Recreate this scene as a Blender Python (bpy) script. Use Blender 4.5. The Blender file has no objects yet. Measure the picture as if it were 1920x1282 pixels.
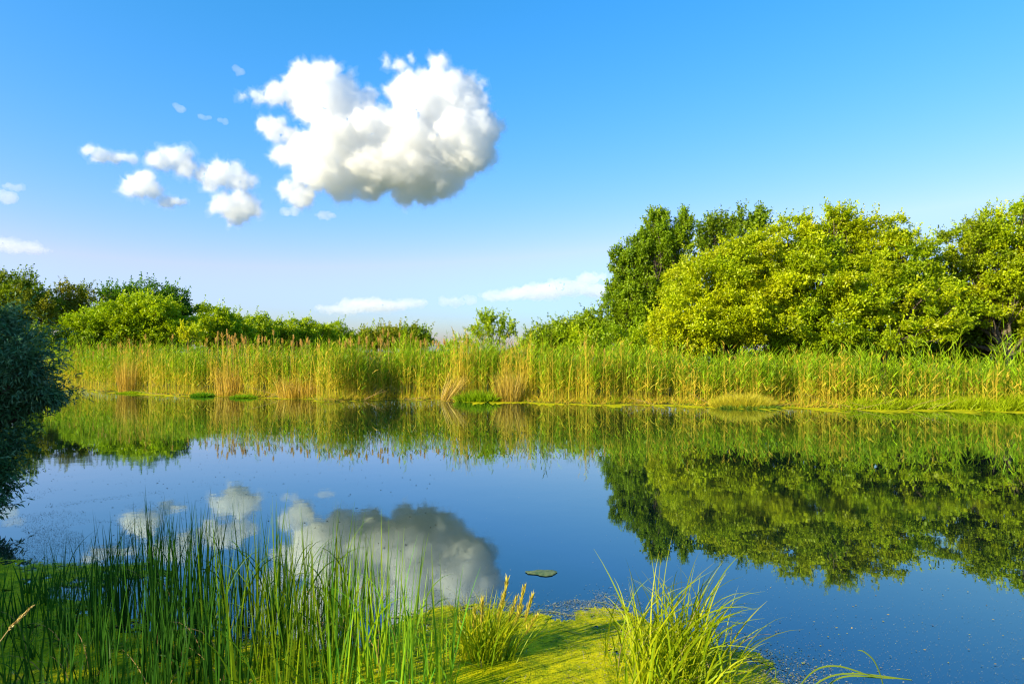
import bpy, math, random
import numpy as np
from mathutils import Vector, noise as mnoise

random.seed(7)
rng = np.random.default_rng(7)
R = math.radians
scene = bpy.context.scene
C = scene.collection

# ------------------------------------------------------------------ camera
CAMZ, F, HX, HY = 2.8, 1280.0, 960.0, 664.0      # eye height, focal length and horizon in photo pixels
cam = bpy.data.objects.new('camera', bpy.data.cameras.new('camera'))
C.objects.link(cam)
cam.location = (0, 0, CAMZ)
cam.rotation_euler = (R(90), 0, 0)
cam.data.sensor_width = 36
cam.data.lens = 24
cam.data.shift_y = 23 / 1920
cam.data.clip_start = 0.1
cam.data.clip_end = 40000
scene.camera = cam

# ------------------------------------------------------------------ sky, sun, exposure
SUN_EL = R(21)
SX, SY = -0.83, -0.56                               # horizontal direction towards the sun
sdir = Vector((SX, SY, 0)).normalized() * math.cos(SUN_EL)
sdir.z = math.sin(SUN_EL)
world = bpy.data.worlds.new('World')
scene.world = world
world.use_nodes = True
wn = world.node_tree
for n in list(wn.nodes):
    wn.nodes.remove(n)
sky = wn.nodes.new('ShaderNodeTexSky')
sky.sky_type = 'NISHITA'
sky.sun_disc = False
sky.sun_elevation = SUN_EL
sky.sun_rotation = math.atan2(sdir.x, sdir.y)
sky.altitude = 100
sky.air_density = 1.0
sky.dust_density = 2.0
sky.ozone_density = 3.0
hs = wn.nodes.new('ShaderNodeHueSaturation')
hs.inputs['Saturation'].default_value = 1.25
hs.inputs['Hue'].default_value = 0.503
bg = wn.nodes.new('ShaderNodeBackground')
bg.inputs['Strength'].default_value = 0.15
wo = wn.nodes.new('ShaderNodeOutputWorld')
wn.links.new(sky.outputs[0], hs.inputs['Color'])
sp = wn.nodes.new('ShaderNodeSeparateColor'); cb = wn.nodes.new('ShaderNodeCombineColor')
wn.links.new(hs.outputs[0], sp.inputs[0])
for ch, (k, p, cap) in enumerate(((0.84, 1.66, 1.85), (1.03, 0.80, 2.8), (1.05, 1.0, 4.2))):      # colour response of the sky, channel by channel
    pw_ = wn.nodes.new('ShaderNodeMath'); pw_.operation = 'POWER'; pw_.inputs[1].default_value = p
    mu_ = wn.nodes.new('ShaderNodeMath'); mu_.operation = 'MULTIPLY'; mu_.inputs[1].default_value = k
    wn.links.new(sp.outputs[ch], pw_.inputs[0]); wn.links.new(pw_.outputs[0], mu_.inputs[0]); 
    mi_ = wn.nodes.new('ShaderNodeMath'); mi_.operation = 'MINIMUM'; mi_.inputs[1].default_value = cap
    wn.links.new(mu_.outputs[0], mi_.inputs[0]); wn.links.new(mi_.outputs[0], cb.inputs[ch])
wn.links.new(cb.outputs[0], bg.inputs[0])
wn.links.new(bg.outputs[0], wo.inputs[0])

sun = bpy.data.objects.new('sun', bpy.data.lights.new('sun', 'SUN'))
C.objects.link(sun)
sun.data.energy = 5.0
sun.data.angle = R(0.5)
sun.data.color = (1.0, 0.86, 0.57)
sun.rotation_euler = sdir.to_track_quat('Z', 'Y').to_euler()
sun.location = (-60, -30, 40)

vs = scene.view_settings
scene.display_settings.display_device = 'sRGB'
vs.view_transform = 'Standard'
vs.look = 'None'
vs.exposure = 1.12
vs.gamma = 1
cy = scene.cycles
cy.use_denoising = True
cy.filter_width = 1.2
cy.max_bounces = 16
cy.diffuse_bounces = 3
cy.glossy_bounces = 3
cy.transmission_bounces = 4
cy.transparent_max_bounces = 8
cy.volume_bounces = 14
cy.sample_clamp_indirect = 6
cy.caustics_reflective = False
cy.caustics_refractive = False

# ------------------------------------------------------------------ helpers
def P(px, py, D):
    """photo pixel at distance D -> world point"""
    return np.array([(px - HX) / F * D, D, CAMZ - (py - HY) / F * D])

def tag(o, label=None, cat=None, group=None, kind=None):
    if label: o['label'] = label
    if cat: o['category'] = cat
    if group: o['group'] = group
    if kind: o['kind'] = kind
    return o

def empty(name, loc, rz=0):
    o = bpy.data.objects.new(name, None)
    C.objects.link(o)
    o.location = loc
    o.rotation_euler = (0, 0, rz)
    return o

def npmesh(name, V, Q, col=None, T=None, smooth=False, mats=()):
    me = bpy.data.meshes.new(name)
    V = np.asarray(V, dtype=np.float32).reshape(-1, 3)
    nq = 0 if Q is None else len(Q)
    nt = 0 if T is None else len(T)
    me.vertices.add(len(V))
    me.vertices.foreach_set('co', V.ravel())
    loops = []
    if nq: loops.append(np.asarray(Q, dtype=np.int32).ravel())
    if nt: loops.append(np.asarray(T, dtype=np.int32).ravel())
    loops = np.concatenate(loops)
    me.loops.add(len(loops))
    me.loops.foreach_set('vertex_index', loops)
    me.polygons.add(nq + nt)
    st = np.concatenate([np.arange(nq) * 4, nq * 4 + np.arange(nt) * 3]).astype(np.int32)
    me.polygons.foreach_set('loop_start', st)
    if smooth:
        me.polygons.foreach_set('use_smooth', np.ones(nq + nt, dtype=bool))
    me.update(calc_edges=True)
    if col is not None:
        col = np.asarray(col, dtype=np.float32)
        if col.shape[1] == 3:
            col = np.concatenate([col, np.ones((len(col), 1), np.float32)], 1)
        a = me.color_attributes.new('tint', 'FLOAT_COLOR', 'POINT')
        a.data.foreach_set('color', col.ravel())
    for m in mats: me.materials.append(m)
    return me

def link(name, me, parent=None, loc=None):
    o = bpy.data.objects.new(name, me)
    C.objects.link(o)
    if parent is not None: o.parent = parent
    if loc is not None: o.location = loc
    return o

def norm(a):
    return a / np.maximum(np.linalg.norm(a, axis=-1, keepdims=True), 1e-9)

# ------------------------------------------------------------------ materials
def leaf_mat(name, transl=0.4, gloss=0.02, tw=(1.3, 1.3, 0.5), rough=0.45):
    m = bpy.data.materials.new(name); m.use_nodes = True
    t = m.node_tree; t.nodes.clear()
    at = t.nodes.new('ShaderNodeAttribute'); at.attribute_name = 'tint'
    d = t.nodes.new('ShaderNodeBsdfDiffuse')
    tr = t.nodes.new('ShaderNodeBsdfTranslucent')
    mul = t.nodes.new('ShaderNodeMix'); mul.data_type = 'RGBA'; mul.blend_type = 'MULTIPLY'
    mul.inputs[0].default_value = 1
    mul.inputs[7].default_value = (*tw, 1)
    mx = t.nodes.new('ShaderNodeMixShader'); mx.inputs[0].default_value = transl
    g = t.nodes.new('ShaderNodeBsdfGlossy'); g.inputs['Roughness'].default_value = rough
    mg = t.nodes.new('ShaderNodeMixShader'); mg.inputs[0].default_value = gloss
    o = t.nodes.new('ShaderNodeOutputMaterial')
    L = t.links.new
    L(at.outputs['Color'], d.inputs[0]); L(at.outputs['Color'], mul.inputs[6])
    L(mul.outputs[2], tr.inputs[0])
    L(d.outputs[0], mx.inputs[1]); L(tr.outputs[0], mx.inputs[2])
    L(mx.outputs[0], mg.inputs[1]); L(g.outputs[0], mg.inputs[2])
    L(mg.outputs[0], o.inputs[0])
    return m

def noise_mat(name, c1, c2, scale, rough=0.9, bump=0.0, detail=6, c3=None, spec=0.2):
    m = bpy.data.materials.new(name); m.use_nodes = True
    t = m.node_tree; b = t.nodes['Principled BSDF']
    tc = t.nodes.new('ShaderNodeTexCoord')
    n = t.nodes.new('ShaderNodeTexNoise')
    n.inputs['Scale'].default_value = scale; n.inputs['Detail'].default_value = detail
    n.inputs['Roughness'].default_value = 0.65
    r = t.nodes.new('ShaderNodeValToRGB')
    r.color_ramp.elements[0].position = 0.35; r.color_ramp.elements[0].color = (*c1, 1)
    r.color_ramp.elements[1].position = 0.65; r.color_ramp.elements[1].color = (*c2, 1)
    if c3:
        e = r.color_ramp.elements.new(0.8); e.color = (*c3, 1)
    L = t.links.new
    L(tc.outputs['Object'], n.inputs['Vector']); L(n.outputs[0], r.inputs[0])
    L(r.outputs[0], b.inputs['Base Color'])
    b.inputs['Roughness'].default_value = rough
    b.inputs['Specular IOR Level'].default_value = spec
    if bump:
        bp = t.nodes.new('ShaderNodeBump'); bp.inputs['Strength'].default_value = bump
        bp.inputs['Distance'].default_value = 0.02
        L(n.outputs[0], bp.inputs['Height']); L(bp.outputs[0], b.inputs['Normal'])
    return m

M_LEAF = leaf_mat('foliage', 0.38)
M_BLADE = leaf_mat('grass_blade', 0.35, 0.008)
M_DULL = leaf_mat('dull_foliage', 0.25, 0.03, (1, 1, 0.8))
M_DRY = leaf_mat('dry_straw', 0.2, 0.03, (1.1, 1.0, 0.8))
M_BARK = noise_mat('bark', (0.06, 0.045, 0.03), (0.16, 0.13, 0.09), 6, bump=0.6)
M_SOIL = noise_mat('soil_and_grass', (0.05, 0.06, 0.015), (0.10, 0.13, 0.02), 0.7, c3=(0.14, 0.11, 0.05))

# ------------------------------------------------------------------ shoreline
_sx = np.array([-3000, -200, 60, 120, 200, 300, 400, 500, 620, 700, 850, 900, 1000, 1100, 1300, 1500, 1700, 1920, 2300, 6000], float)
_sy = np.array([726, 726, 727, 728, 735, 739, 742, 745, 750, 751, 751, 752, 755, 757, 760, 764, 767, 769, 771, 775], float)
_sD = CAMZ * F / (_sy - HY)
_sX = (_sx - HX) / F * _sD
def shoreY(x):
    x = np.asarray(x, float)
    y = np.interp(x, _sX, _sD)
    y = y - 1.1 * np.exp(-((x + 11.0) / 1.1) ** 2) + 1.3 * np.exp(-((x + 7.4) / 2.0) ** 2) - .8 * np.exp(-((x + 21.5) / 1.5) ** 2)
    return y + 0.35 * np.sin(x * 0.9 + 1) + 0.2 * np.sin(x * 2.3) + 0.12 * np.sin(x * 5.1 + 2)

def nearY(x):
    """near bank waterline, mostly just below the picture"""
    x = np.asarray(x, float)
    y = 4.6 + 0.3 * np.sin(x * 0.8)
    y = y + np.interp(x, [-60, -13, -10.5, -8.5, -7], [30, 12.5, 8.5, 2.0, 0])
    return y

# ------------------------------------------------------------------ ground (one sheet to the horizon) and water
def build_ground():
    xs = np.concatenate([[-12000, -3000, -600, -200, -120], np.arange(-80, 80.1, 0.5), [120, 200, 600, 3000, 12000]])
    rows = []
    fy, ny = shoreY(np.clip(xs, -200, 200)), nearY(np.clip(xs, -60, 200))
    for off, z in ((-12000, 1.6), (-300, 1.4), (-40, 1.2), (-8, 1.15), (-4.6, 1.1), (-2.4, .7), (-1.0, .2), (0, 0.0), (1.5, -.35), (4, -.8)):
        rows.append((ny + off, np.full(len(xs), float(z))))
    mid = (ny + fy) / 2
    rows.append((mid, np.full(len(xs), -1.6)))
    for off, z in ((-4, -.8), (-1.5, -.3), (-.2, -.03), (.35, .06), (1.2, .16), (3, .25), (8, .35), (20, .4), (60, .5), (200, .6), (900, 1.0), (14000, 1.0)):
        zz = np.full(len(xs), float(z))
        if .1 < z < .9: zz = zz + rng.normal(0, .04, len(xs))
        rows.append((fy + off, zz))
    n = len(xs)
    V = np.concatenate([np.stack([xs, y, z], 1) for y, z in rows])
    Q = []
    for r in range(len(rows) - 1):
        i = np.arange(n - 1) + r * n
        Q.append(np.stack([i, i + 1, i + 1 + n, i + n], 1))
    o = link('ground', npmesh('ground', V, np.concatenate(Q), smooth=True, mats=[M_SOIL]))
    tag(o, kind='structure')
build_ground()

def water_mat():
    m = bpy.data.materials.new('water'); m.use_nodes = True
    t = m.node_tree; t.nodes.clear(); L = t.links.new
    tc = t.nodes.new('ShaderNodeTexCoord')
    mp = t.nodes.new('ShaderNodeMapping'); mp.inputs['Scale'].default_value = (1.0, 1.0, 1.0)
    n1 = t.nodes.new('ShaderNodeTexNoise'); n1.inputs['Scale'].default_value = 1.3; n1.inputs['Detail'].default_value = 3
    n2 = t.nodes.new('ShaderNodeTexNoise'); n2.inputs['Scale'].default_value = 0.16; n2.inputs['Detail'].default_value = 2
    L(tc.outputs['Object'], mp.inputs[0]); L(mp.outputs[0], n1.inputs['Vector']); L(mp.outputs[0], n2.inputs['Vector'])
    b1 = t.nodes.new('ShaderNodeBump'); b1.inputs['Strength'].default_value = 0.35; b1.inputs['Distance'].default_value = 0.0035
    L(n1.outputs[0], b1.inputs['Height'])
    b2 = t.nodes.new('ShaderNodeBump'); b2.inputs['Strength'].default_value = 0.35; b2.inputs['Distance'].default_value = 0.012
    L(n2.outputs[0], b2.inputs['Height']); L(b1.outputs[0], b2.inputs['Normal'])
    fr = t.nodes.new('ShaderNodeFresnel'); fr.inputs['IOR'].default_value = 1.6
    L(b2.outputs[0], fr.inputs['Normal'])
    g = t.nodes.new('ShaderNodeBsdfGlossy'); g.inputs['Roughness'].default_value = 0.035
    g.inputs['Color'].default_value = (0.82, 0.97, 0.92, 1)
    mp2 = t.nodes.new('ShaderNodeMapping'); mp2.inputs['Scale'].default_value = (0.06, 0.22, 1)
    n3 = t.nodes.new('ShaderNodeTexNoise'); n3.inputs['Scale'].default_value = 1; n3.inputs['Detail'].default_value = 4
    mr = t.nodes.new('ShaderNodeMapRange'); mr.inputs[1].default_value = .4; mr.inputs[2].default_value = .65; mr.inputs[3].default_value = .008; mr.inputs[4].default_value = .045
    L(tc.outputs['Object'], mp2.inputs[0]); L(mp2.outputs[0], n3.inputs['Vector']); L(n3.outputs[0], mr.inputs[0]); L(mr.outputs[0], g.inputs['Roughness'])
    L(b2.outputs[0], g.inputs['Normal'])
    d = t.nodes.new('ShaderNodeBsdfDiffuse')
    d.inputs['Color'].default_value = (0.0003, 0.004, 0.007, 1)
    mx = t.nodes.new('ShaderNodeMixShader')
    pw = t.nodes.new('ShaderNodeMath'); pw.operation = 'POWER'; pw.inputs[1].default_value = 0.70
    L(fr.outputs[0], pw.inputs[0]); L(pw.outputs[0], mx.inputs[0]); L(d.outputs[0], mx.inputs[1]); L(g.outputs[0], mx.inputs[2])
    o = t.nodes.new('ShaderNodeOutputMaterial'); L(mx.outputs[0], o.inputs[0])
    return m
w = link('water', npmesh('water', [(-9000, -200, 0), (9000, -200, 0), (9000, 1500, 0), (-9000, 1500, 0)], [(0, 1, 2, 3)], mats=[water_mat()]))
tag(w, kind='structure')

# ------------------------------------------------------------------ tubes (trunks, limbs, stalks)
class Tubes:
    def __init__(s): s.V = []; s.Q = []; s.n = 0
    def add(s, pts, rad, sides=6):
        pts = np.asarray(pts, float); k = len(pts)
        rad = np.asarray(rad, float)
        tg = np.gradient(pts, axis=0); tg = norm(tg)
        ref = np.where(np.abs(tg[:, 2:3]) > .9, np.array([[1., 0, 0]]), np.array([[0, 0, 1.]]))
        u = norm(np.cross(tg, ref)); v = np.cross(tg, u)
        a = np.linspace(0, 2 * math.pi, sides, endpoint=False)
        ring = pts[:, None, :] + rad[:, None, None] * (np.cos(a)[None, :, None] * u[:, None, :] + np.sin(a)[None, :, None] * v[:, None, :])
        s.V.append(ring.reshape(-1, 3))
        i = np.arange(sides); j = (i + 1) % sides
        for r in range(k - 1):
            s.Q.append(np.stack([s.n + r * sides + i, s.n + r * sides + j, s.n + (r + 1) * sides + j, s.n + (r + 1) * sides + i], 1))
        s.n += k * sides
    def limb(s, a, b, r0, r1, bend=.12, k=6, sides=6):
        a = np.asarray(a, float); b = np.asarray(b, float)
        t = np.linspace(0, 1, k)[:, None]
        L = np.linalg.norm(b - a)
        off = rng.normal(0, 1, 3) * bend * L
        off2 = rng.normal(0, .3, 3) * bend * L
        p = a + (b - a) * t + off * (t * (1 - t)) * 1.6 + off2 * np.sin(t * 2 * math.pi) * .6
        s.add(p, np.linspace(r0, r1, k), sides)
        return p
    def mesh(s, name, mat):
        return npmesh(name, np.concatenate(s.V), np.concatenate(s.Q), smooth=True, mats=[mat])

def leaves_mesh(name, pos, axis, L, W, col, mat, fold=True):
    """rhombic leaves: pos (N,3) base, axis (N,3) unit, L,W (N,), col (N,3)"""
    N = len(pos)
    rnd = norm(rng.normal(0, 1, (N, 3)) + np.array([0, 0, .9]))
    side = norm(np.cross(axis, rnd))
    nrm = np.cross(side, axis)
    L = np.broadcast_to(L, (N,))[:, None]; W = np.broadcast_to(W, (N,))[:, None]
    mid = pos + axis * L * .45 
    up = nrm * W * .22
    tip = pos + axis * L - np.array([0, 0, 1]) * L * .12
    V = np.stack([pos, mid + side * W * .5 + up, tip, mid - side * W * .5 + up], 1).reshape(-1, 3)
    Q = np.arange(N * 4).reshape(-1, 4)
    cc = np.repeat(col, 4, axis=0)
    return npmesh(name, V, Q, col=cc, mats=[mat])

# ------------------------------------------------------------------ trees
def tree(kind, lobes, D, base_px, pal, label, group=None, leaf=.19, dens=1.0, nsub=50, flat=.75, sub=.26, shoots=1.0, depth=.85,
         trunk_r=.2, up=.35, mat=None, lw=.6, inner=.25, cat='tree', spread=1.0, trunkz=None, drooping=0.0, tuft=7):
    """lobes: (px, py, rx_px, rz_px, dY)"""
    mat = mat or M_LEAF
    s = D / F
    base = P(base_px, HY, D); base[2] = 0.15
    root = empty(kind, base)
    tag(root, label, cat, group)
    tb = Tubes()
    Pn, Ax, Col = [], [], []
    cs = []
    for lb in lobes:
        px, py, rx = lb[:3]; rz = lb[3] if len(lb) > 3 else rx; dy = lb[4] if len(lb) > 4 else 0
        if D < 70 and px > 1130 and py < 640: py += 13; rz *= .94
        c = P(px, py, D); c[1] += dy
        cs.append((c, rx * s, rz * s))
    top = max(c[2] for c, _, _ in cs)
    fork_z = trunkz if trunkz is not None else max(0.8, min(c[2] - rz for c, _, rz in cs) + 0.3)
    fork_z = min(fork_z, top * .45)
    cen = np.mean([c for c, _, _ in cs], axis=0)
    fork = base + np.array([(cen[0] - base[0]) * .15, 0, fork_z])
    tb.limb(base - np.array([0, 0, .4]), fork, trunk_r * 1.25, trunk_r * .95, .05, 5, 8)
    tops = []
    pal = np.asarray(pal, float)
    for (c, rx, rz) in cs:
        ry = rx * depth
        joint = c - np.array([0, 0, rz * .35])
        p = tb.limb(fork, joint, trunk_r * .6, trunk_r * .22, .1, 7)
        n = int(nsub * max(.35, (rx * rz) / (2.2 * 2.2)) ** .55)
        i = np.arange(n) + .5
        ph = np.arccos(1 - 2 * i / n); th = math.pi * (1 + 5 ** .5) * i + rng.uniform(0, 6)
        d = np.stack([np.cos(th) * np.sin(ph), np.sin(th) * np.sin(ph), np.cos(ph)], 1)
        d = norm(d + rng.normal(0, .22, d.shape))
        rr = rng.uniform(.68, 1.06, n) ; rr[rng.random(n) < inner] *= .6
        sc = c + d * np.array([rx, ry, rz]) * rr[:, None]
        sc[:, 2] = np.maximum(sc[:, 2], .9 if D > 20 else .25)
        sr = sub * (rx * rz) ** .5 * rng.uniform(.65, 1.35, n) * 1.22
        lobe_t = pal[rng.integers(len(pal))]
        for q in range(n):
            if q % 2 == 0:
                tb.limb(p[3 + q % 4], sc[q], trunk_r * .16, .012 + trunk_r * .02, .12, 4, 4)
            m = int(dens * 800 * sr[q] ** 2 / (leaf / .17) ** 2 / tuft)
            m = max(m, 6)
            dd = norm(rng.normal(0, 1, (m, 3)) + d[q] * .45 + np.array([0, 0, .25]))
            rad = rng.uniform(.25, 1.0, m) ** .5 * (1 + .35 * (rng.random(m) < .1))
            tp = sc[q] + dd * (sr[q] * rad)[:, None] * np.array([1.15, 1.15, flat])
            tax = norm(dd * .8 + d[q] * .5 + np.array([0, 0, up]) + rng.normal(0, .35, (m, 3)))
            k = tuft
            pp = np.repeat(tp, k, 0) + rng.normal(0, leaf * .45 * spread, (m * k, 3))
            ax = norm(np.repeat(tax, k, 0) + rng.normal(0, .75, (m * k, 3)) - np.array([0, 0, drooping]))
            base_c = (lobe_t * .35 + pal[rng.integers(len(pal))] * .65) * rng.uniform(.85, 1.15)
            cc = np.repeat(base_c * rng.uniform(.88, 1.12, (m, 1)), k, 0)
            mixp = pal[rng.integers(len(pal), size=m * k)]
            cc = (cc * .8 + mixp * .2) * rng.uniform(.86, 1.14, (m * k, 1))
            Pn.append(pp); Ax.append(ax); Col.append(cc)
            if shoots and d[q][2] > -.35:
                ms = max(1, int(rng.poisson(3.2 * shoots)))
                sd_ = norm(d[q] * .8 + rng.normal(0, .45, (ms, 3)) + np.array([.12, 0, up + .35]))
                so = sc[q] + norm(rng.normal(0, 1, (ms, 3)) + d[q]) * sr[q] * .75
                sl = leaf * rng.uniform(2.5, 6.0, ms)
                kk = 14
                tt = np.tile(np.linspace(.1, 1, kk), ms)
                pp = np.repeat(so, kk, 0) + np.repeat(sd_ * sl[:, None], kk, 0) * tt[:, None] + rng.normal(0, leaf * .16, (ms * kk, 3))
                ax = norm(np.repeat(sd_, kk, 0) * .8 + rng.normal(0, .7, (ms * kk, 3)))
                Pn.append(pp); Ax.append(ax)
                Col.append(np.repeat(base_c[None] * 1.08, ms * kk, 0) * rng.uniform(.8, 1.25, (ms * kk, 1)))
    Pn = np.concatenate(Pn); Ax = np.concatenate(Ax); Col = np.concatenate(Col)
    keep = Pn[:, 2] > (.35 if D > 20 else .05)
    Pn, Ax, Col = Pn[keep], Ax[keep], Col[keep]
    Ls = leaf * rng.uniform(.7, 1.25, len(Pn))
    cr = link('crown', leaves_mesh('crown', Pn - base, Ax, Ls, Ls * lw, Col, mat), root)
    tb.V = [v - base for v in tb.V]
    link('trunk', tb.mesh('trunk', M_BARK), root)
    return len(Pn)

total = 0
YG = [(.38, .46, .003), (.43, .49, .003), (.32, .42, .004), (.48, .49, .004)]      # maple, sunny yellow green
MG = [(.29, .40, .004), (.35, .44, .004), (.21, .33, .005)]
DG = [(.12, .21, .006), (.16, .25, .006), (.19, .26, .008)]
OL = [(.26, .26, .015), (.32, .28, .02), (.17, .23, .012)]
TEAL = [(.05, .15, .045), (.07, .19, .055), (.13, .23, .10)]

# the large maples on the right bank
GM = 'broad yellow green maples on the right bank'
total += tree('maple_tree', [(1330, 520, 75, 62), (1290, 590, 70, 55, -1), (1400, 480, 60, 50), (1385, 590, 70, 60, -1.5), (1450, 540, 70, 70), (1340, 600, 60, 50, 1.5), (1265, 640, 45, 35, -1)],
     46, 1370, YG, 'leftmost and yellowest broad maple of the right bank, bulging left beside the dark poplar', GM, trunk_r=.22, leaf=.165, sub=.24, flat=.65)
total += tree('maple_tree', [(1490, 445, 60, 50), (1600, 425, 44, 34, .5), (1560, 445, 60, 48, 1), (1530, 520, 80, 70, -1), (1500, 610, 75, 55, -1.5), (1580, 600, 60, 60, -1), (1572, 394, 22, 16)],
     46.5, 1530, YG + MG, 'tall broad maple in the middle of the right bank, thin sprig above its top', GM, trunk_r=.25, flat=.55, sub=.23, leaf=.165)
total += tree('maple_tree', [(1650, 440, 65, 48, 1), (1700, 470, 55, 50), (1640, 530, 80, 65), (1720, 540, 60, 60), (1650, 615, 80, 30, -2.5), (1730, 590, 50, 28, -2.5), (1590, 560, 40, 22, -2.5), (1690, 545, 44, 22, -2.5)],
     46, 1660, YG + MG, 'dome shaped maple with layered lower boughs over a dark gap near the right edge', GM, trunk_r=.25, flat=.5, sub=.22, leaf=.165)
total += tree('maple_tree', [(1850, 440, 60, 50, 1), (1920, 430, 65, 60, 1), (1830, 520, 60, 60, 3), (1900, 540, 70, 60, 2), (1870, 620, 70, 45, 5), (1800, 590, 35, 45, 5), (1905, 515, 62, 55, .3), (1860, 565, 48, 42, .8), (1935, 620, 45, 40, 1), (1880, 560, 60, 50, 3.5), (1845, 600, 50, 40, 4.5), (1930, 600, 50, 50, 3.5), (1985, 470, 70, 90), (1985, 600, 70, 70)],
     46, 1890, YG + MG + DG[-1:], 'tallest maple of the right bank, cut off by the right edge of the picture', GM, trunk_r=.28, flat=.6, sub=.23, leaf=.17)
total += tree('poplar_tree', [(1240, 450, 26, 52), (1205, 462, 22, 48), (1272, 455, 20, 52), (1178, 500, 18, 46), (1228, 410, 12, 22), (1282, 415, 9, 24), (1158, 490, 9, 36), (1225, 530, 50, 60, 1), (1180, 570, 36, 52), (1150, 560, 18, 40), (1210, 610, 50, 42), (1265, 530, 30, 60, 1)],
     64, 1215, [(.16, .27, .006), (.20, .31, .006), (.24, .34, .006)], 'dark green upright poplar standing left of the yellow maples', 'poplars on the right bank', leaf=.2, flat=1.5, up=1.3, shoots=2.4, trunk_r=.3, nsub=44, sub=.25, lw=.65)
total += tree('poplar_tree', [(1325, 430, 20, 24), (1350, 418, 16, 22), (1392, 414, 18, 24), (1425, 408, 12, 18), (1370, 450, 60, 40), (1390, 520, 60, 60)],
     62, 1375, DG, 'dark poplar top showing above the yellow maples', 'poplars on the right bank', leaf=.24, flat=1.1, up=1.0, shoots=2.0, trunk_r=.3, nsub=26, sub=.24)
# dark understory behind the maples
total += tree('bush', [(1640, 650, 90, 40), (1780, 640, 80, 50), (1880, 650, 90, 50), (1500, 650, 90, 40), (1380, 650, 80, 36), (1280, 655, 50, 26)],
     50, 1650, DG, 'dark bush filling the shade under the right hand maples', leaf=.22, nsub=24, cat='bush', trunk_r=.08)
total += tree('bush', [(1150, 635, 48, 30), (1200, 640, 50, 34), (1090, 638, 40, 26)],
     56, 1150, MG, 'rounded green bush at the foot of the dark poplar', leaf=.2, nsub=26, cat='bush', trunk_r=.08)
# tree row right of the centre
GR = 'low trees behind the reeds right of the centre'
for k, (px, py, rx, rz) in enumerate([(1020, 632, 34, 20), (1062, 624, 34, 24), (1105, 618, 36, 30)]):
    total += tree('broadleaf_tree', [(px, py, rx, rz), (px + 14, py + 14, rx, rz), (px - 16, py + 12, rx * .8, rz * .8)], 105, px, MG + DG[-1:],
         ['lowest round tree of the three behind the reeds right of the centre', 'middle round tree of the three behind the reeds right of the centre', 'highest of the three round trees, touching the poplar'][k],
         GR, leaf=.34, nsub=30, sub=.26, shoots=.25)
# lone small tree in the gap
total += tree('small_tree', [(925, 612, 24, 15), (900, 622, 16, 10), (950, 620, 18, 11), (925, 632, 34, 12), (912, 600, 10, 6)], 62, 926, MG,
     'small loose tree standing alone on the skyline above the middle of the reeds', leaf=.2, nsub=20, dens=.55, inner=.1, sub=.26, trunk_r=.09, trunkz=1.2)
total += tree('bush', [(870, 648, 26, 12), (850, 652, 26, 10)], 62, 868, MG, 'low bush to the left of the lone small tree', leaf=.2, nsub=16, cat='bush', trunk_r=.06)
# left bank
total += tree('willow_tree', [(250, 610, 62, 45), (205, 615, 45, 40, -2), (290, 600, 50, 40, -1), (330, 625, 36, 32), (265, 580, 40, 24)], 88, 255,
     [(.31, .43, .004), (.36, .46, .004), (.26, .38, .004)], 'bright lime round tree on the left bank in front of a taller dark crown', leaf=.28, nsub=40, shoots=.3)
total += tree('oak_tree', [(275, 552, 42, 20), (235, 560, 30, 18), (320, 565, 30, 22), (345, 580, 20, 16), (205, 552, 14, 9), (290, 585, 55, 28)], 105, 285, [(.07, .17, .008), (.09, .20, .008)],
     'tall dark green oak rising behind the bright lime tree', leaf=.34, nsub=40, dens=.75, sub=.22, trunk_r=.4, shoots=.25)
total += tree('ash_tree', [(140, 560, 26, 30), (165, 575, 24, 30), (115, 580, 30, 36), (150, 615, 40, 40)], 100, 140, OL, 'olive brown tree between the lime tree and the dark left willow',
     leaf=.3, nsub=28, dens=.8, flat=.9, up=.6, shoots=.35)
total += tree('ash_tree', [(30, 535, 26, 26), (50, 560, 30, 30), (20, 580, 40, 45), (75, 590, 34, 40), (-30, 550, 40, 45)], 95, 35, DG + OL[:1], 'tall green and olive tree at the far left edge',
     leaf=.3, nsub=28, dens=.85, flat=.9, up=.6, shoots=.35)
total += tree('bush', [(140, 640, 50, 22), (90, 640, 45, 26), (190, 648, 30, 16)], 84, 140, DG[:2], 'dark bush under the olive brown trees on the left', leaf=.28, nsub=24, cat='bush', trunk_r=.08)
total += tree('small_tree', [(352, 632, 18, 16), (362, 622, 10, 12)], 75, 354, YG, 'small bright sapling at the right foot of the lime tree', leaf=.2, nsub=16, trunk_r=.05)
GL = 'row of trees running away behind the reeds at the left'
row = [(395, 612, 40, 34, 'first and tallest tree of the row right of the lime tree'), (440, 622, 30, 28, 'second tree of the row right of the lime tree'),
       (480, 622, 30, 28, 'third tree of the row right of the lime tree'), (520, 626, 28, 27, 'middle tree of the receding row'),
       (560, 628, 28, 27, 'third tree from the right end of the receding row'), (598, 632, 26, 24, 'second tree from the right end of the receding row'), (636, 634, 26, 24, 'last tree at the right end of the receding row')]
for k, (px, py, rx, rz, lab) in enumerate(row):
    total += tree('broadleaf_tree', [(px, py, rx, rz), (px - rx * .5, py + 12, rx * .8, rz * .8), (px + rx * .5, py + 10, rx * .8, rz * .8)], 118 + k * 7, px,
         (MG + YG[:1]) if k % 2 else MG, lab, GL, leaf=.38, nsub=30, sub=.26, trunk_r=.25, shoots=.2)
GF = 'hazy far trees at the middle of the skyline'
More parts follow.
